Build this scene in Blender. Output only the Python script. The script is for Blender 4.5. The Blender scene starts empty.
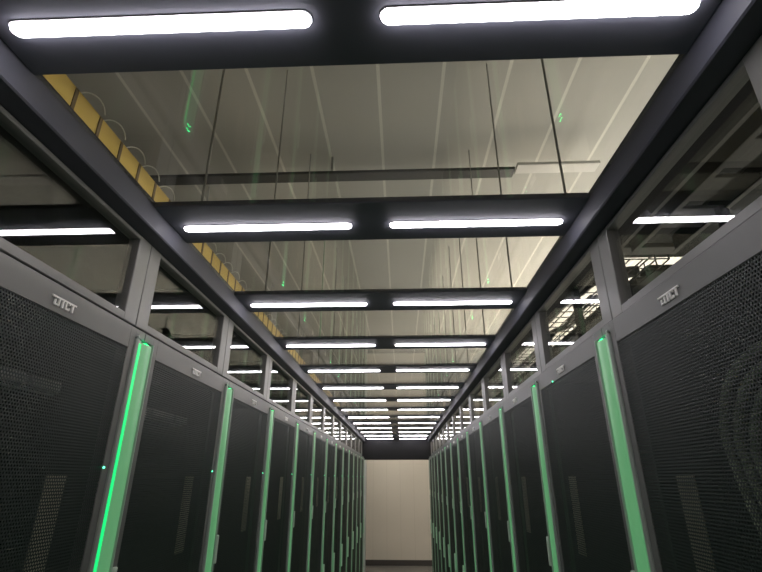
import bpy, bmesh, math, random
from mathutils import Matrix, Vector
random.seed(7)
S = bpy.context.scene
COL = S.collection

# ------------------------------------------------------------------ scale
U = 0.6091                     # height of the lamp bars above the lens, metres
EYE = 1.70
P = 0.985 * U                  # rack pitch (600 mm)
Y0 = 0.776 * U                 # first cross beam
NB = 14                        # cross beams 0..13
CX = 0.114 * U                 # lens sits right of the aisle centre
F = 0.949 * U                  # half distance between the rack fronts
def Z(v): return EYE + v * U
def YB(k): return Y0 + k * P
Z_DOOR = Z(0.532); Z_MESH = Z(0.448); Z_STRIP = Z(0.487); Z_LIP = Z(0.506)
DF, DB = -.036, -.010          # door front and back, from the glass plane into the aisle
Z_SILL = Z(0.563); Z_PANE0 = Z(0.595); Z_PANE1 = Z(0.908); Z_FRAME = Z(0.925)
Z_BEAM = Z(1.012); Z_CEIL = Z(2.83)
Y_END = 13.72 * U
Y_WALL = 18.6 * U

# ------------------------------------------------------------------ helpers
def obj(name, bm, m, parent=None):
    bmesh.ops.recalc_face_normals(bm, faces=bm.faces[:])
    me = bpy.data.meshes.new(name); bm.to_mesh(me); bm.free()
    o = bpy.data.objects.new(name, me); COL.objects.link(o)
    if m: me.materials.append(m)
    if parent: o.parent = parent
    return o
def tag(o, label, cat, group=None):
    o['label'] = label; o['category'] = cat
    if group: o['group'] = group
    return o
def thing(name, label, cat, loc, group=None):
    o = bpy.data.objects.new(name, None); COL.objects.link(o)
    o.empty_display_size = 0.05
    o.location = loc
    return tag(o, label, cat, group)
def struct(name, bm, m):
    o = obj(name, bm, m); o['kind'] = 'structure'; return o
def dup(root, loc, label, group=None):
    r = root.copy(); COL.objects.link(r); r.location = loc
    r['label'] = label
    if group: r['group'] = group
    for ch in list(root.children):
        c = ch.copy(); COL.objects.link(c); c.parent = r
        for g in list(ch.children):
            d = g.copy(); COL.objects.link(d); d.parent = c
    return r
def box(bm, x0, x1, y0, y1, z0, z1, bev=0.0, seg=1):
    vs = [bm.verts.new((x, y, z)) for x in (min(x0,x1), max(x0,x1)) for y in (y0, y1) for z in (z0, z1)]
    fs = [(0,1,3,2),(4,6,7,5),(0,4,5,1),(2,3,7,6),(0,2,6,4),(1,5,7,3)]
    faces = [bm.faces.new([vs[i] for i in f]) for f in fs]
    if bev > 0:
        es = list({e for f in faces for e in f.edges})
        bmesh.ops.bevel(bm, geom=es, offset=bev, segments=seg, affect='EDGES', profile=0.5)
    return bm
def nbox(*a, **k): return box(bmesh.new(), *a, **k)
def prism_z(bm, pts, z0, z1):          # pts in (x, y)
    a = [bm.verts.new((x, y, z0)) for x, y in pts]; b = [bm.verts.new((x, y, z1)) for x, y in pts]
    n = len(pts)
    bm.faces.new(a[::-1]); bm.faces.new(b)
    for i in range(n): bm.faces.new((a[i], a[(i+1)%n], b[(i+1)%n], b[i]))
    return bm
def tube(bm, pts, r, n=8):
    pts = [Vector(p) for p in pts]; rings = []
    up = Vector((0.13, 0.31, 0.94))
    for i, p in enumerate(pts):
        t = (pts[min(i+1, len(pts)-1)] - pts[max(i-1, 0)]).normalized()
        a = t.cross(up)
        if a.length < 1e-3: a = t.cross(Vector((1, 0, 0)))
        a.normalize(); b = t.cross(a)
        rings.append([bm.verts.new(p + r*(math.cos(2*math.pi*j/n)*a + math.sin(2*math.pi*j/n)*b)) for j in range(n)])
    for q, w in zip(rings, rings[1:]):
        for j in range(n): bm.faces.new((q[j], q[(j+1)%n], w[(j+1)%n], w[j]))
    bm.faces.new(rings[0][::-1]); bm.faces.new(rings[-1])
    return bm
def smooth(o):
    for p in o.data.polygons: p.use_smooth = True
    return o
def curve_pts(ctrl, n=8):              # Catmull-Rom through control points
    c = [Vector(p) for p in ctrl]; c = [2*c[0]-c[1]] + c + [2*c[-1]-c[-2]]
    out = []
    for i in range(1, len(c)-2):
        for j in range(n):
            t = j/n; p0, p1, p2, p3 = c[i-1:i+3]
            out.append(0.5*((2*p1) + (-p0+p2)*t + (2*p0-5*p1+4*p2-p3)*t*t + (-p0+3*p1-3*p2+p3)*t**3))
    out.append(c[-2]); return out

# ------------------------------------------------------------------ materials
def mat(name, col, rough=0.5, metal=0.0, emit=None, es=0.0, noise=0.0, scale=8.0, spec=0.5):
    m = bpy.data.materials.new(name); m.use_nodes = True
    nt = m.node_tree; b = nt.nodes['Principled BSDF']
    b.inputs['Base Color'].default_value = (*col, 1)
    b.inputs['Roughness'].default_value = rough; b.inputs['Metallic'].default_value = metal
    b.inputs['Specular IOR Level'].default_value = spec
    if emit:
        b.inputs['Emission Color'].default_value = (*emit, 1); b.inputs['Emission Strength'].default_value = es
    if noise:
        tc = nt.nodes.new('ShaderNodeTexCoord'); nz = nt.nodes.new('ShaderNodeTexNoise')
        nz.inputs['Scale'].default_value = scale; nz.inputs['Detail'].default_value = 4
        nt.links.new(tc.outputs['Object'], nz.inputs['Vector'])
        mx = nt.nodes.new('ShaderNodeMix'); mx.data_type = 'RGBA'
        mx.inputs['A'].default_value = (*[c*(1-noise) for c in col], 1)
        mx.inputs['B'].default_value = (*[min(1, c*(1+noise)) for c in col], 1)
        nt.links.new(nz.outputs['Fac'], mx.inputs['Factor'])
        nt.links.new(mx.outputs['Result'], b.inputs['Base Color'])
        bp = nt.nodes.new('ShaderNodeBump'); bp.inputs['Strength'].default_value = 0.04; bp.inputs['Distance'].default_value = 0.002
        nz2 = nt.nodes.new('ShaderNodeTexNoise'); nz2.inputs['Scale'].default_value = 900
        nt.links.new(tc.outputs['Object'], nz2.inputs['Vector'])
        nt.links.new(nz2.outputs['Fac'], bp.inputs['Height']); nt.links.new(bp.outputs['Normal'], b.inputs['Normal'])
    return m
def math_node(nt, op, a, b=None, c=None):
    n = nt.nodes.new('ShaderNodeMath'); n.operation = op
    for i, v in enumerate((a, b, c)):
        if v is None: continue
        if isinstance(v, (int, float)): n.inputs[i].default_value = v
        else: nt.links.new(v, n.inputs[i])
    return n.outputs[0]
def perforated(name, col, pitch, rad):
    m = bpy.data.materials.new(name); m.use_nodes = True
    nt = m.node_tree; b = nt.nodes['Principled BSDF']; out = nt.nodes['Material Output']
    b.inputs['Base Color'].default_value = (*col, 1); b.inputs['Roughness'].default_value = 0.55
    tc = nt.nodes.new('ShaderNodeTexCoord'); sp = nt.nodes.new('ShaderNodeSeparateXYZ')
    nt.links.new(tc.outputs['Object'], sp.inputs[0])
    u = math_node(nt, 'MULTIPLY', sp.outputs['Y'], 1/pitch); v = math_node(nt, 'MULTIPLY', sp.outputs['Z'], 1/(pitch*1.732))
    def d2(off):
        fu = math_node(nt, 'SUBTRACT', math_node(nt, 'FRACT', math_node(nt, 'ADD', u, off)), 0.5)
        fv = math_node(nt, 'SUBTRACT', math_node(nt, 'FRACT', math_node(nt, 'ADD', v, off)), 0.5)
        return math_node(nt, 'ADD', math_node(nt, 'MULTIPLY', fu, fu), math_node(nt, 'MULTIPLY', math_node(nt, 'MULTIPLY', fv, fv), 3.0))
    hole = math_node(nt, 'LESS_THAN', math_node(nt, 'MINIMUM', d2(0.0), d2(0.5)), rad*rad)
    tr = nt.nodes.new('ShaderNodeBsdfTransparent'); mx = nt.nodes.new('ShaderNodeMixShader')
    nt.links.new(hole, mx.inputs[0]); nt.links.new(b.outputs[0], mx.inputs[1]); nt.links.new(tr.outputs[0], mx.inputs[2])
    nt.links.new(mx.outputs[0], out.inputs['Surface'])
    return m
def pane(name, tint, gain):
    m = bpy.data.materials.new(name); m.use_nodes = True
    nt = m.node_tree; nt.nodes.remove(nt.nodes['Principled BSDF']); out = nt.nodes['Material Output']
    g = nt.nodes.new('ShaderNodeNewGeometry'); fr = nt.nodes.new('ShaderNodeFresnel')
    ior = math_node(nt, 'ADD', 1.52, math_node(nt, 'MULTIPLY', g.outputs['Backfacing'], 1/1.52 - 1.52))
    nt.links.new(ior, fr.inputs['IOR'])
    fac = math_node(nt, 'MINIMUM', math_node(nt, 'MULTIPLY', fr.outputs[0], gain), 1.0)
    tr = nt.nodes.new('ShaderNodeBsdfTransparent'); tr.inputs[0].default_value = (*tint, 1)
    gl = nt.nodes.new('ShaderNodeBsdfGlossy'); gl.inputs['Roughness'].default_value = 0.0; gl.inputs['Color'].default_value = (1, 1, 1, 1)
    mx = nt.nodes.new('ShaderNodeMixShader')
    nt.links.new(fac, mx.inputs[0]); nt.links.new(tr.outputs[0], mx.inputs[1]); nt.links.new(gl.outputs[0], mx.inputs[2])
    nt.links.new(mx.outputs[0], out.inputs['Surface'])
    return m
def striped(name, base, line, pitch, off, width, axis='X', rough=0.5):
    m = bpy.data.materials.new(name); m.use_nodes = True
    nt = m.node_tree; b = nt.nodes['Principled BSDF']; b.inputs['Roughness'].default_value = rough
    tc = nt.nodes.new('ShaderNodeTexCoord'); sp = nt.nodes.new('ShaderNodeSeparateXYZ')
    nt.links.new(tc.outputs['Object'], sp.inputs[0])
    f = math_node(nt, 'FRACT', math_node(nt, 'MULTIPLY', math_node(nt, 'SUBTRACT', sp.outputs[axis], off - width/2), 1/pitch))
    k = math_node(nt, 'LESS_THAN', f, width/pitch)
    nz = nt.nodes.new('ShaderNodeTexNoise'); nz.inputs['Scale'].default_value = 1.6
    nt.links.new(tc.outputs['Object'], nz.inputs['Vector'])
    m1 = nt.nodes.new('ShaderNodeMix'); m1.data_type = 'RGBA'
    m1.inputs['A'].default_value = (*[c*0.93 for c in base], 1); m1.inputs['B'].default_value = (*[c*1.05 for c in base], 1)
    nt.links.new(nz.outputs['Fac'], m1.inputs['Factor'])
    m2 = nt.nodes.new('ShaderNodeMix'); m2.data_type = 'RGBA'
    nt.links.new(k, m2.inputs['Factor']); nt.links.new(m1.outputs['Result'], m2.inputs['A']); m2.inputs['B'].default_value = (*line, 1)
    nt.links.new(m2.outputs['Result'], b.inputs['Base Color'])
    return m

M = dict(
    frame=mat('grey_frame_paint', (0.18, 0.178, 0.172), 0.42, 0.0, noise=0.06, scale=5),
    door=mat('grey_door_paint', (0.15, 0.15, 0.145), 0.45, 0.0, noise=0.06, scale=5),
    rail=mat('glow_tinted_dark_paint', (0.070, 0.072, 0.092), 0.6, 0.0, noise=0.08, scale=4, spec=0.3),  # frame paint darkened as if unlit, blue lens glow put into the colour
    blocker=mat('dark_blocker_matte', (0.022, 0.026, 0.023), 0.85, noise=.2, scale=3, spec=0.08),  # for the added boxes that darken the side panes
    beam=mat('glow_tinted_beam_paint', (0.12, 0.122, 0.15), 0.6, 0.0, noise=0.08, scale=4, spec=0.3),  # frame paint with the blue of the lens glow in its colour
    lintel=mat('dark_lintel_paint', (0.018, 0.018, 0.02), 0.75, spec=0.2),
    body=mat('black_cabinet_paint', (0.06, 0.072, 0.064), 0.6),
    mesh=perforated('black_perforated_steel', (0.019, 0.030, 0.025), 0.0062, 0.37),
    glass=pane('side_glass', (0.93, 0.95, 0.94), 1.0),
    roofglass=pane('roof_glass', (0.95, 0.965, 0.95), 1.0),
    lamp=mat('white_lamp_diffuser', (0.9, 0.9, 0.9), 0.4, emit=(1.0, 0.95, 1.0), es=16.5),
    lampbase=mat('white_lamp_housing', (0.75, 0.74, 0.78), 0.4),
    alu=mat('satin_aluminium', (0.42, 0.48, 0.43), 0.3, 0.15),
    diff=mat('green_lit_diffuser', (0.28, 0.44, 0.30), 0.35, emit=(0.12, 0.60, 0.20), es=0.25),
    led=mat('green_led', (0.05, 0.6, 0.2), 0.4, emit=(0.0, 1.0, 0.22), es=0.75),
    dot=mat('green_indicator', (0.05, 0.6, 0.2), 0.4, emit=(0.1, 1.0, 0.45), es=3.0),
    tip=mat('green_end_light', (0.05, 0.6, 0.2), 0.4, emit=(0.0, 1.0, 0.25), es=12.0),
    logo=mat('white_logo_plastic', (0.95, 0.94, 0.9), 0.35),
    handle=mat('pale_handle', (0.62, 0.72, 0.62), 0.35),
    plate=mat('beige_cable_plate', (0.66, 0.61, 0.45), 0.6),
    gear=mat('grey_patch_panel', (0.50, 0.50, 0.46), 0.5),
    cable=mat('black_cable', (0.02, 0.02, 0.02), 0.5),
    cable_g=mat('pale_green_cable', (0.60, 0.68, 0.48), 0.5),
    cable_w=mat('white_fibre', (0.85, 0.85, 0.80), 0.35),
    yellow=mat('yellow_tray_plastic', (0.72, 0.52, 0.13), 0.5, noise=0.05),
    strap=mat('brown_strap', (0.18, 0.13, 0.06), 0.6),
    steel=mat('galvanised_steel', (0.42, 0.42, 0.41), 0.4, 0.5),
    plate2=mat('dull_grey_plate', (0.17, 0.17, 0.16), 0.8, spec=0.2),
    rod=mat('grey_rod', (0.36, 0.36, 0.34), 0.5),
    trunk=mat('dark_grey_trunking', (0.09, 0.09, 0.09), 0.6),
    black=mat('black_steel', (0.022, 0.023, 0.023), 0.85, spec=0.08),
    white=mat('white_enamel', (0.80, 0.79, 0.76), 0.4),
    tube=mat('warm_fill_tube', (0.9, 0.9, 0.9), 0.4, emit=(1.0, 0.93, 0.84), es=140.0),  # emission of the added wall tubes
    tube3=mat('peach_fill_tube', (0.9, 0.9, 0.9), 0.4, emit=(1.0, 0.84, 0.66), es=140.0),  # emission of the added tubes behind the right racks
    tube2=mat('warm_end_fill_tube', (0.9, 0.9, 0.9), 0.4, emit=(1.0, 0.93, 0.83), es=60.0),  # emission of the added tube past the aisle end
    floor=striped('grey_floor_tile', (0.20, 0.195, 0.185), (0.13, 0.125, 0.12), 0.6, 0.0, 0.004, 'X', 0.4),
    wall=mat('beige_wall_paint', (0.60, 0.56, 0.48), 0.7, noise=0.03, scale=2),
    endwall=striped('beige_wall_panels', (0.60, 0.56, 0.49), (0.50, 0.46, 0.40), 0.3, 0.05, 0.006, 'X', 0.6),
    ceil=striped('ceiling_panels', (0.56, 0.555, 0.52), (0.82, 0.81, 0.75), 0.4926*U, -0.127*U + CX, 0.016, 'X', 0.55),
    base=mat('dark_baseboard', (0.05, 0.045, 0.042), 0.6),
)

def nth(n):
    return ['nearest', 'second', 'third', 'fourth', 'fifth', 'sixth', 'seventh', 'eighth', 'ninth', 'tenth', 'eleventh',
            'twelfth', 'thirteenth', 'fourteenth', 'fifteenth'][n-1]

# ------------------------------------------------------------------ room shell
RX0, RX1, RY0 = -3.1, 3.1, -1.2
struct('floor', nbox(RX0-.1, RX1+.1, RY0-.1, Y_WALL+.1, -0.1, 0.0), M['floor'])
struct('ceiling', nbox(RX0-.1, RX1+.1, RY0-.1, Y_WALL+.1, Z_CEIL, Z_CEIL+0.1), M['ceil'])
struct('wall_left', nbox(RX0-.1, RX0, RY0, Y_WALL, 0, Z_CEIL), M['wall'])
struct('wall_right', nbox(RX1, RX1+.1, RY0, Y_WALL, 0, Z_CEIL), M['wall'])
struct('wall_front', nbox(RX0, RX1, Y_WALL, Y_WALL+.1, 0, Z_CEIL), M['endwall'])
struct('wall_back', nbox(RX0, RX1, RY0-.1, RY0, 0, Z_CEIL), M['wall'])
struct('baseboard_front', nbox(RX0, RX1, Y_WALL-.015, Y_WALL-.0005, 0, 0.105, bev=0.002), M['base'])
# dark trunking crossing under the ceiling
tag(obj('hanging_trunking', nbox(-2.6, 0.74, 3.66*U, 3.80*U, Z(2.65), Z(2.68), bev=0.003), M['trunk']),
    'long dark trunking crossing under the ceiling above the nearest roof glass', 'trunking')
tag(obj('hanging_trunking', nbox(0.745, 1.20, 3.60*U, 3.74*U, Z(2.65), Z(2.68), bev=0.003), M['white']),
    'short whitish trunking at the right end of the dark ceiling trunking', 'trunking')
for i in range(2):
    bm = nbox(-1.8+i*1.5-.006, -1.8+i*1.5+.006, 3.66*U-.006, 3.66*U+.006, Z(2.681), Z_CEIL)
    tag(obj('hanger_rod', bm, M['rod']), ['thin rod holding the left end of the dark ceiling trunking', 'thin rod holding the middle of the dark ceiling trunking'][i], 'rod')

# ------------------------------------------------------------------ racks
STR0, STR1 = -0.064*U, 0.064*U          # strip edges about the rack boundary
def sx(s, d): return s * d               # d > 0 goes into the cabinet, d < 0 into the aisle
def logo_bm(s):
    bm = bmesh.new(); H = 0.0165; W = H
    strokes = [(-0.42, 4.15, .80, 1.0), (0.10, .34, .0, .62), (.10, .95, .0, .2), (.80, 1.04, .0, .80), (1.50, 1.76, .0, .80),
               (2.12, 2.36, .06, .80), (2.18, 2.95, .0, .2), (2.77, 2.95, .2, .32), (2.77, 2.95, .64, .80), (3.42, 3.68, .0, .80)]
    for a, b, c, d in strokes:
        if s < 0: y0, y1 = a, b
        else: y0, y1 = -b, -a
        off = -1.9 if s < 0 else 1.9
        box(bm, sx(s, DF-.0002), sx(s, DF-.0030), (y0+off)*W*.86, (y1+off)*W*.86, c*H, d*H)
    # slanted left tip of the overline
    return bm
def make_rack(s):
    side = 'left' if s < 0 else 'right'
    t = thing('server_rack', '', 'server rack', (s*F, YB(0), 0), 'server racks in the %s row' % side)
    w = P - 0.004                         # local y from -w (near edge) to 0
    bm = bmesh.new()
    a, b, D = -P + .002, -.002, 1.05
    box(bm, sx(s, .014), sx(s, D), a, a+.018, .02, 2.035); box(bm, sx(s, .014), sx(s, D), b-.018, b, .02, 2.035)
    box(bm, sx(s, .014), sx(s, D), a+.018, b-.018, 2.005, 2.035); box(bm, sx(s, .014), sx(s, D), a+.018, b-.018, .0, .06)
    box(bm, sx(s, D-.02), sx(s, D), a+.018, b-.018, .06, 2.005)
    obj('body', bm, M['body'], t)
    # door: stiles, top band, bottom rail around the perforated sheet
    d0, d1 = -P + STR1 + .0015, STR0 - .0015
    m0, m1 = -P + .107*U, -.105*U
    bm = bmesh.new()
    box(bm, sx(s, DF), sx(s, DB), d0, m0, .05, Z_DOOR, bev=.0015)
    box(bm, sx(s, DF), sx(s, DB), m1, d1, .05, Z_DOOR, bev=.0015)
    box(bm, sx(s, DF+.0001), sx(s, DB), m0-.0015, m1+.0015, Z_MESH, Z_DOOR-.0002, bev=.001)
    box(bm, sx(s, DF+.0001), sx(s, DB), m0-.0015, m1+.0015, .0503, .12, bev=.001)
    box(bm, sx(s, DF+.0001), sx(s, DB), d1-.0015, -.0012, Z_STRIP+.0068, Z_DOOR-.0002, bev=.001)
    box(bm, sx(s, DF+.0001), sx(s, DB), -P+.0012, d0+.0015, Z_STRIP+.0068, Z_DOOR-.0002, bev=.001)
    dr = obj('door', bm, M['door'], t)
    obj('perforated_sheet', nbox(sx(s, DF+.0015), sx(s, DF+.003), m0, m1, .12, Z_MESH), M['mesh'], dr)
    lg = obj('logo', logo_bm(s), M['logo'], dr); lg.location = (0, -.475*U, Z(.468))
    if s < 0:
        bm = bmesh.new(); bmesh.ops.create_icosphere(bm, subdivisions=2, radius=.0024)
        dt = obj('indicator_light', bm, M['dot'], dr); dt.location = (sx(s, DF-.001), -.100*U, Z(.033))
    # green lit edge profile
    y0, y1 = STR0, STR1; fr = -.0425
    pts = [(DB, y0), (fr+.004, y0), (fr+.001, y0+.002), (fr, y0+.004), (fr, y0+.0055), (fr+.0015, y0+.007), (fr+.0055, y0+.0075),
           (fr+.0055, y0+.0245), (DB, y0+.0245)]
    bm = prism_z(bmesh.new(), [(sx(s, d), y) for d, y in pts], .06, Z_STRIP+.004)
    box(bm, sx(s, fr), sx(s, DF-.0004), y0+.0005, y0+.0065, Z_STRIP+.0042, Z_LIP, bev=.0015)
    pts = [(DB, y1-.006), (fr+.006, y1-.006), (fr+.0005, y1-.0055), (fr, y1-.003), (fr+.003, y1), (DB, y1)]
    prism_z(bm, [(sx(s, d), y) for d, y in pts], .06, Z_STRIP+.006)
    st = obj('light_strip', bm, M['alu'], t)
    pts = [(DB, y0+.0248), (fr+.0045, y0+.0248)]
    n = 8
    for i in range(1, n):
        q = i/n; pts.append((fr+.0045-.0035*math.sin(math.pi*q), y0+.0248+(y1-.0064-y0-.0248)*q))
    pts += [(fr+.0045, y1-.0064), (DB, y1-.0064)]
    obj('diffuser', prism_z(bmesh.new(), [(sx(s, d), y) for d, y in pts], .06, Z_STRIP), M['diff'], st)
    obj('end_light', nbox(sx(s, DF-.0006), sx(s, fr+.0014), y0+.034, y0+.052, Z_STRIP+.0001, Z_STRIP+.0005), M['tip'], st)
    obj('led_line', nbox(sx(s, fr+.0054), sx(s, fr+.0042), y0+.0145, y0+.0240, .08, Z_STRIP-.004), M['diff'], st)
    obj('lock', nbox(sx(s, DF-.0003), sx(s, fr-.004), y1+.0005, y1+.012, Z(-.42), Z(-.285), bev=.003, seg=2), M['handle'], t)
    obj('handle', nbox(sx(s, fr-.0005), sx(s, fr-.014), y1-.016, y1-.006, Z(-1.32), Z(-1.0), bev=.004, seg=2), M['handle'], t)
    obj('cable_plate', nbox(sx(s, -.004), sx(s, .001), -.285*U, -.195*U, Z(-.33), Z(.01), bev=.002, seg=1), M['plate'], t)
    return t
SHELF = {}
for s in (-1, 1):
    side = 'left' if s < 0 else 'right'
    proto = make_rack(s)
    for k in range(0, NB):
        n = k if k else 0
        if k == 0: lab = 'dark server rack beside the camera, before the first logo in the %s row' % side
        elif k == 1: lab = ('nearest %s rack with perforated black door and a bright green light line' if s < 0 else
                            'nearest %s rack with perforated black door, pale cables showing behind it') % side
        elif k == NB-1: lab = 'last dark server rack at the far end of the %s row' % side
        else: lab = 'dark server rack with perforated door, %s from the camera in the %s row' % (nth(k), side)
        if k == 0: proto['label'] = lab; r = proto
        else: r = dup(proto, (s*F, YB(k), 0), lab)
        SHELF[s, k] = r

for c in SHELF[-1, 1].children:          # only this profile shows its bare bright LED line
    if c.name.startswith('light_strip'):
        for g in c.children:
            if g.name.startswith('led_line'):
                g.data = g.data.copy(); g.data.materials[0] = M['led']
for c in SHELF[1, 2].children:
    if c.name.startswith('door'):
        bm = bmesh.new(); bmesh.ops.create_icosphere(bm, subdivisions=2, radius=.0024)
        dt = obj('indicator_light', bm, M['dot'], c); dt.location = (DF-.001, -.33*U, Z(.452))

# ------------------------------------------------------------------ glazed side panels over the racks
for s in (-1, 1):
    side = 'left' if s < 0 else 'right'
    t = thing('side_glass_panel', '', 'glass panel', (s*F, YB(0), Z_SILL), 'glazed panels above the %s row of racks' % side)
    h0, h1 = Z_PANE0-Z_SILL, Z_PANE1-Z_SILL; ht = Z_FRAME-Z_SILL
    w = .0875*U; a, b = -P+.0008, -.0008
    bm = bmesh.new()
    box(bm, sx(s, -.006), sx(s, .024), a, a+w, 0, ht, bev=.0025, seg=2); box(bm, sx(s, -.006), sx(s, .024), b-w, b, 0, ht, bev=.0025, seg=2)
    box(bm, sx(s, -.0055), sx(s, .0235), a+w-.002, b-w+.002, 0.0003, h0, bev=.0015); box(bm, sx(s, -.0055), sx(s, .0235), a+w-.002, b-w+.002, h1, ht-.0003, bev=.0015)
    obj('frame', bm, M['frame'], t)
    obj('glass_pane', nbox(sx(s, .004), sx(s, .010), a+w-.0005, b-w+.0005, h0-.0005, h1+.0005), M['glass'], t)
    for k in range(0, NB):
        lab = ('grey-framed glazed panel above the %s row of racks, ' % side) + \
              ('beside the camera' if k == 0 else 'nearest in view' if k == 1 else 'last before the far end' if k == NB-1 else '%s from the camera' % nth(k))
        if k == 0: t['label'] = lab
        else: dup(t, (s*F, YB(k), Z_SILL), lab)

# ------------------------------------------------------------------ roof: rails, beams, lamps, glass
RI = 0.868*U
for s in (-1, 1):
    bm = nbox(s*RI, s*(F+.03), YB(-1)-.1, Y_END-.001, Z_FRAME+.001, Z(1.045), bev=.003)
    tag(obj('roof_rail', bm, M['rail']), 'long dark roof rail running above the %s side glass panels' % ('left' if s < 0 else 'right'), 'rail')
bb = nbox(-RI+.001, RI-.001, -.165*U, .152*U, 0, .026*U, bev=.002)
beam = obj('cross_beam', bb, M['beam']); beam.location = (0, YB(-1), Z_BEAM)
tag(beam, 'dark roof cross beam just behind the camera', 'beam', 'cross beams of the glass roof')
def dup1(o, loc, label):
    r = o.copy(); COL.objects.link(r); r.location = loc; r['label'] = label; return r
for k in range(0, NB):
    dup1(beam, (0, YB(k), Z_BEAM), 'dark roof cross beam carrying two lamp bars, %s from the camera' % (nth(k+1) if k < NB-1 else 'farthest'))
def stadium(x0, x1, r, z0, z1, bev=0.0):
    pts = []
    for i in range(9): a = -math.pi/2 + math.pi*i/8; pts.append((x1 - r + r*math.cos(a), r*math.sin(a)))
    for i in range(9): a = math.pi/2 + math.pi*i/8; pts.append((x0 + r + r*math.cos(a), r*math.sin(a)))
    bm = prism_z(bmesh.new(), pts, z0, z1)
    if bev:
        es = [e for e in bm.edges if all(abs(v.co.z - z0) < 1e-6 for v in e.verts)]
        bmesh.ops.bevel(bm, geom=es, offset=bev, segments=2, affect='EDGES', profile=0.5)
    return bm
LH = 0.737*U/2
for s in (-1, 1):
    side = 'left' if s < 0 else 'right'
    cx = s*(0.080 + 0.737/2)*U
    t = thing('lamp_bar', '', 'lamp', (cx, YB(-1), Z_BEAM-.0002), 'white lamp bars in the %s roof row' % side)
    obj('mounting_base', stadium(-LH, LH, .0135, -.002, 0), M['lampbase'], t)
    obj('diffuser', stadium(-LH+.002, LH-.002, .0117, -.007, -.0021, bev=.0025), M['lamp'], t)
    t['label'] = 'glowing white lamp bar behind the camera in the %s roof row' % side
    for k in range(0, NB):
        dup(t, (cx, YB(k)+.005, Z_BEAM-.0002), 'glowing white lamp bar, %s from the camera in the %s roof row' % (nth(k+1) if k < NB-1 else 'farthest', side))
g = obj('roof_glass', nbox(-RI+.001, RI-.001, .153*U, .985*U-.166*U, .004, .012), M['roofglass'])
g.location = (0, YB(-1), Z_BEAM)
tag(g, 'clear roof glass pane above the camera, before the nearest cross beam', 'glass panel', 'roof glass panes')
for k in range(0, NB-1):
    dup1(g, (0, YB(k), Z_BEAM), 'clear roof glass pane between cross beams, %s in view from the camera' % (nth(k+1) if k < NB-2 else 'farthest'))
# rods from the ceiling to the roof frame
bm = bmesh.new(); tube(bm, [(0, 0, 0), (0, 0, Z_CEIL-Z(1.040))], .0032, 8)
rod = obj('hanger_rod', bm, M['rod']); first = True
for s, x in ((-1, -.69), (1, .79)):
    for k in range(1, NB):
        loc = (x*U, YB(k)-.13*U, Z(1.040))
        lab = 'thin steel rod hung from the ceiling to the %s of the %s cross beam' % ('left' if s < 0 else 'right', nth(k+1) if k < NB-1 else 'farthest')
        if first: rod.location = loc; tag(rod, lab, 'rod', 'hanger rods above the glass roof'); first = False
        else: dup1(rod, loc, lab)

# ------------------------------------------------------------------ far end of the aisle
struct('lintel', nbox(-F-.02, F+.02, Y_END, Y_END+.06, Z(.462), Z(1.10), bev=.002), M['lintel'])
struct('door_1', nbox(-.895*U-.012, -.832*U, Y_END, Y_END+.05, 0, Z(.46), bev=.002), M['white'])
struct('trim_1', nbox(-F-.02, -.895*U-.014, Y_END, Y_END+.05, 0, Z(.46), bev=.002), M['rail'])
struct('trim_2', nbox(.880*U, F+.02, Y_END, Y_END+.05, 0, Z(.46), bev=.002), M['rail'])

# ------------------------------------------------------------------ gear seen through the perforated doors
for k, yy in ((1, 0), (2, 0)):
    y1 = YB(k) - .20
    bm = bmesh.new()
    x = -F - .03
    box(bm, x, x-.04, y1-.17, y1-.045, Z(.255), Z(.29), bev=.002); box(bm, x, x-.04, y1-.03, y1+.05, Z(.255), Z(.29), bev=.002)
    box(bm, x-.02, x-.05, y1-.18, y1+.06, Z(.25), Z(.295))
    tag(obj('patch_panel', bm, M['gear']), 'grey patch panel behind the perforated door of the %s left rack' % ('nearest' if k == 1 else 'second'), 'patch panel', 'patch panels in the left racks')
xr = F + .045
for i in range(4):
    y = (1.40 - .05*i)*U
    bm = tube(bmesh.new(), curve_pts([(xr+.02, .84*U, Z(.36-.045*i)), (xr+.01, y-.30*U, Z(.33-.035*i)), (xr, y-.10*U, Z(.27-.03*i)), (xr, y+.0*U, Z(.15-.03*i)), (xr+.005, y+.01*U, Z(.0)),
                               (xr+.01, y-.05*U, Z(-.3)), (xr+.015, y-.08*U, Z(-.8))], 8), .0075, 8)
    tag(smooth(obj('network_cable', bm, M['cable_g'])), 'pale cable arching and hanging behind the perforated door of the nearest right rack', 'cable', 'cables in the nearest right rack')

# ------------------------------------------------------------------ above the left row: yellow fibre tray
def X(v): return v*U + CX                # from lens-centred to aisle-centred
zt = Z(1.70)
t = thing('fibre_tray', 'yellow fibre cable tray running above the left row of racks', 'cable tray', (X(-1.777), .3, zt))
bm = bmesh.new(); L = Y_END - .3; wv = .17*U
box(bm, -wv, wv, 0, L, 0, .004); box(bm, -wv, -wv+.004, 0, L, .004, .07); box(bm, wv-.004, wv, 0, L, .004, .07)
obj('channel', bm, M['yellow'], t)
for q in (-1, 1):
    obj('edge_rail', nbox(q*wv, q*(wv-.012), 0, L, .0701, .076), M['yellow'], t)
n = 0; y = 1.76*U - .3
while y < L and n < 60:
    if n == 0:
        bm = nbox(-wv-.003, wv+.003, y-.007, y+.007, -.004, -.0002); box(bm, wv+.0002, wv+.003, y-.007, y+.007, -.0002, .074)
        sp0 = obj('strap', bm, M['strap'], t)
    else:
        c = sp0.copy(); COL.objects.link(c); c.parent = t; c.location = (0, n*.205*U, 0)
    n += 1; y += .205*U
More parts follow.
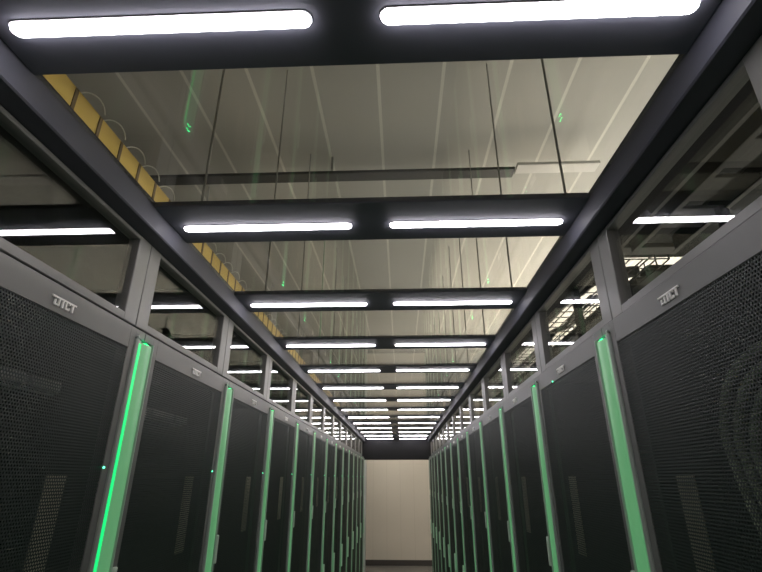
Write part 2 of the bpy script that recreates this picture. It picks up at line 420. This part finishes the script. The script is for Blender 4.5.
for i in range(26):
    y = (1.80 + .21*i + random.uniform(-.02, .02))*U
    x = X(-1.777) + wv + .008
    bm = tube(bmesh.new(), curve_pts([(x-.016, y, zt+.079), (x-.002, y+.02, zt+.098), (x+.008, y+.05, zt+.106), (x+.010, y+.08, zt+.098), (x+.006, y+.10, zt+.080)], 6), .0024, 6)
    tag(smooth(obj('fibre_loop', bm, M['cable_w'])), 'white fibre loop bulging over the edge of the yellow tray', 'cable', 'white fibre loops on the yellow tray')
for i in range(5):
    y = (1.5 + i*2.6)*U
    tag(obj('hanger_rod', tube(bmesh.new(), [(X(-1.777)-wv-.012, y, zt-.01), (X(-1.777)-wv-.012, y, Z_CEIL)], .005, 8), M['steel']),
        'thin rod holding the yellow tray, %s along it' % nth(i+1).replace('nearest', 'first'), 'rod', 'hanger rods of the yellow tray')

# ------------------------------------------------------------------ above the right row: ladders, wire basket, cables
def ladder(x0, x1, z, y0, y1, pitch, rw, m, mr, label):
    t = thing('cable_ladder', label, 'cable ladder', (X((x0+x1)/2), y0*U, Z(z)), None)
    w = (x1-x0)/2*U; L = (y1-y0)*U
    for q in (-1, 1):
        rl = obj('side_rail', nbox(q*w, q*w-q*.004, 0, L, 0, .06), m, t)
        bm = nbox(q*w-q*.014, q*w, 0, L, -.003, -.0002); box(bm, q*w-q*.014, q*w, 0, L, .0602, .063)
        obj('flange', bm, M['plate2'], rl)
    n = int(L/pitch); r0 = None
    for i in range(min(n, 60)):
        if r0 is None:
            r0 = obj('rung', nbox(-w+.005, w-.005, -rw/2, rw/2, .008, .020, bev=.002), mr, t); r0.location = (0, pitch*.5, 0)
        else:
            c = r0.copy(); COL.objects.link(c); c.parent = t; c.location = (0, pitch*(i+.5), 0)
    return t
t = TRAY = thing('cable_tray', 'narrow black cable tray above the right row of racks, nearest the glass', 'cable tray', (X(1.04), .4*U, Z(1.12)))
w = .125*U; L = 13.0*U
obj('tray_floor', nbox(-w, w, 0, L, 0, .003), M['black'], t)
for q in (-1, 1):
    rl = obj('side_rail', nbox(q*w, q*w-q*.004, 0, L, .0031, .06), M['black'], t)
    bm = nbox(q*w+q*.0003, q*w+q*.012, 0, L, .0, .003); box(bm, q*w, q*w-q*.014, 0, L, .0602, .063)
    obj('flange', bm, M['plate2'], rl)
LADDER = ladder(1.33, 1.58, 1.19, .2, 2.45, .155, .115, M['black'], M['plate2'], 'cable ladder with broad grey plates, behind and above the narrow black tray')
# wire basket
t = thing('wire_basket', 'black wire basket tray against the bright ceiling above the right row', 'cable tray', (X(1.47), 2.68*U, Z(1.25)))
bm = bmesh.new(); w = .20*U; L = 4.8*U; r = .0019
n = int(L/.085)
for i in range(n+1):
    y = i*L/n; box(bm, -w, w, y-r, y+r, -r, r); box(bm, -w-r, -w+r, y-r, y+r, -r, .06); box(bm, w-r, w+r, y-r, y+r, -r, .06)
for j in range(6):
    x = -w + 2*w*j/5; box(bm, x-r, x+r, 0, L, -r*2.2, -r*.2)
obj('grid', bm, M['black'], t)
for q in (-1, 1): obj('edge_rail', nbox(q*w-r, q*w+r, 0, L, .0602, .066), M['black'], t)
for i in range(2):
    pts = []; x = X(1.60) + .024*(i-2); rnd = random.Random(3)
    for j in range(12):
        y = (3.5 + .34*j)*U
        pts.append((x + rnd.uniform(-.01, .01), y, Z(1.27) + .012 + rnd.uniform(0, .03)))
    tag(smooth(obj('power_cable', tube(bmesh.new(), curve_pts(pts, 5), .011, 8), M['cable'])), 'black cable lying in the wire basket above the right row', 'cable', 'black cables in the wire basket')
for i in range(3):
    pts = []; x = X(1.0) + .024*i; rnd = random.Random(5)
    for j in range(14):
        pts.append((x + rnd.uniform(-.004, .004), (.42 + .99*j)*U, Z(1.12) + .018 + rnd.uniform(0, .02)))
    tag(smooth(obj('power_cable', tube(bmesh.new(), curve_pts(pts, 5), .0105, 8), M['cable'])), 'black cable lying in the narrow cable tray above the right row', 'cable', 'black cables in the narrow tray')
def stands(t, xa, dz, ys):               # short posts standing on the rack tops
    m0 = None
    for y in ys:
        if m0 is None:
            m0 = obj('mount', nbox(xa-.012, xa+.012, -.012, .012, 2.0352-t.location.z, -.0003+dz), M['black'], t); m0.location = (0, y, 0)
        else:
            c = m0.copy(); COL.objects.link(c); c.parent = t; c.location = (0, y, 0)
stands(TRAY, .06, 0, [.3 + 1.2*i for i in range(6)])
stands(LADDER, .06, .008, [.15, 1.1])
stands(t, .10, -.005, [.3, 1.4, 2.5])
def blocker(x0, x1, z0, z1, y0, y1, label):  # added dark boxes that hide bright ceiling behind the side panes
    bm = nbox(X(x0), X(x1), y0*U, y1*U, Z(z0), Z(z1), bev=.01, seg=2)
    y = y0*U + .3
    while y < y1*U - .2:
        box(bm, X(x0)-.02, X(x1)+.02, y-.02, y+.02, Z(z0)-.02, Z(z1)+.02, bev=.004); y += 1.2
    tag(obj('dark_blocker', bm, M['blocker']), label, 'blocker')
blocker(-4.55, -2.42, 2.2, 2.6, -1.0, 17.5, 'long dark added view duct above and behind the left row of racks')
blocker(1.25, 2.10, 1.395, 1.45, -1.0, 2.98, 'flat dark added duct low above the near right racks')
blocker(1.74, 2.14, 1.33, 1.385, 3.05, 9.0, 'flat dark added duct behind the wire basket on the right')
tag(obj('hanging_strut', nbox(X(1.30), X(1.66), 2.50*U, 2.60*U, Z(1.24), Z(1.27), bev=.002), M['plate2']), 'grey strut crossing between the plated ladder and the wire basket', 'strut')
tag(smooth(obj('conduit', tube(bmesh.new(), curve_pts([(X(1.63), 2.98*U, Z(1.30)), (X(1.54), 3.0*U, Z(1.30)), (X(1.45), 3.06*U, Z(1.305)), (X(1.39), 3.17*U, Z(1.305)), (X(1.37), 3.34*U, Z(1.30))], 8), .024, 12), M['cable'])),
    'thick black conduit curving across the wire basket on the right', 'conduit')
# dome camera hung from the ceiling
cz = Z(2.50)
t = thing('security_camera', 'dark security camera hanging on a short pole above the right row', 'camera', (X(2.25), 8.3*U, cz))
bm = bmesh.new(); bmesh.ops.create_uvsphere(bm, u_segments=20, v_segments=12, radius=.075, matrix=Matrix.Diagonal((1, 1.35, .85, 1)))
smooth(obj('housing', bm, M['black'], t))
bm = bmesh.new(); tube(bm, [(0, 0, .05), (0, 0, Z_CEIL-cz)], .012, 10); obj('pole', bm, M['steel'], t)
bm = bmesh.new(); tube(bm, [(0, -.09, -.01), (0, -.125, -.02)], .035, 14); obj('lens', bm, M['gear'], t)

# ------------------------------------------------------------------ added fill tubes, out of view, brightening the ceiling
TX = X(4.70)
t = thing('wall_fill_tube', '', 'lamp', (TX, 2.4*U, Z(.62)), 'added fill tubes on the right wall')
smooth(obj('tube', tube(bmesh.new(), [(0, 0, 0), (0, 1.18, 0)], .016, 12), M['tube'], t))
for y in (0.05, 1.13):
    obj('mount', nbox(.017, RX1-TX-.0005, y-.006, y+.006, -.012, .012), M['white'], t)
for i in range(5):
    lab = 'added unseen fill tube on the right wall behind the right row, %s along it' % ['first', 'second', 'third', 'fourth', 'last'][i]
    if i == 0: t['label'] = lab
    else: dup(t, (TX, 2.4*U + i*1.3, Z(.62)), lab)
TX = X(2.95)  # added fill tubes, unseen, for a peach patch on the ceiling
t = thing('hanging_fill_tube', 'added unseen peach tube hung behind the rear tops of the right racks, nearer one', 'lamp', (TX, 6.4*U, Z(.64)), 'added hanging fill tubes')
smooth(obj('tube', tube(bmesh.new(), [(0, 0, 0), (0, 1.18, 0)], .016, 12), M['tube3'], t))
for y in (0.05, 1.13):
    obj('hanger', nbox(-.004, .004, y-.004, y+.004, .017, Z_CEIL-Z(.64)), M['white'], t)
dup(t, (TX, 8.6*U, Z(.64)), 'added unseen peach tube hung behind the rear tops of the right racks, farther one')
e = thing('hanging_fill_tube', 'added unseen warm tube across the room beyond the far end of the aisle', 'lamp', (0, 16.2*U, Z(.9)))  # added fill tube, hidden from view, lights the far wall
smooth(obj('tube', tube(bmesh.new(), [(-.59, 0, 0), (.59, 0, 0)], .016, 12), M['tube2'], e))
for x in (-.54, .54):
    obj('hanger', nbox(x-.006, x+.006, -.012, .012, .017, Z_CEIL-Z(.9)), M['white'], e)

# ------------------------------------------------------------------ world, camera, view
wd = bpy.data.worlds.new('world'); S.world = wd; wd.use_nodes = True
wd.node_tree.nodes['Background'].inputs[0].default_value = (0.02, 0.022, 0.025, 1)
f = 469.5
def ray(px, py): return Vector(((px-381)/f, -(py-286)/f, 1.0))
Yd = ray(401, 478).normalized(); Zd = ray(381, -862); Zd = (Zd - Zd.dot(Yd)*Yd).normalized()
Xd = Vector((Zd.y*Yd.z-Zd.z*Yd.y, Zd.z*Yd.x-Zd.x*Yd.z, Zd.x*Yd.y-Zd.y*Yd.x))
if Xd.x < 0: Xd = -Xd
cam = bpy.data.objects.new('camera', bpy.data.cameras.new('camera')); COL.objects.link(cam)
cam.data.sensor_width = 36; cam.data.lens = f/762*36; cam.data.clip_start = .02
R = Matrix(((Xd.x, Xd.y, -Xd.z), (Yd.x, Yd.y, -Yd.z), (Zd.x, Zd.y, -Zd.z)))
cam.matrix_world = Matrix.Translation((CX, 0, EYE)) @ R.to_4x4()
S.camera = cam
S.cycles.transparent_max_bounces = 32
S.cycles.max_bounces = 12; S.cycles.diffuse_bounces = 5; S.cycles.glossy_bounces = 5
S.cycles.sample_clamp_indirect = 4.0
S.view_settings.view_transform = 'Standard'; S.view_settings.look = 'None'
S.view_settings.exposure = 0.35; S.view_settings.gamma = 1.0; S.view_settings.use_curve_mapping = False
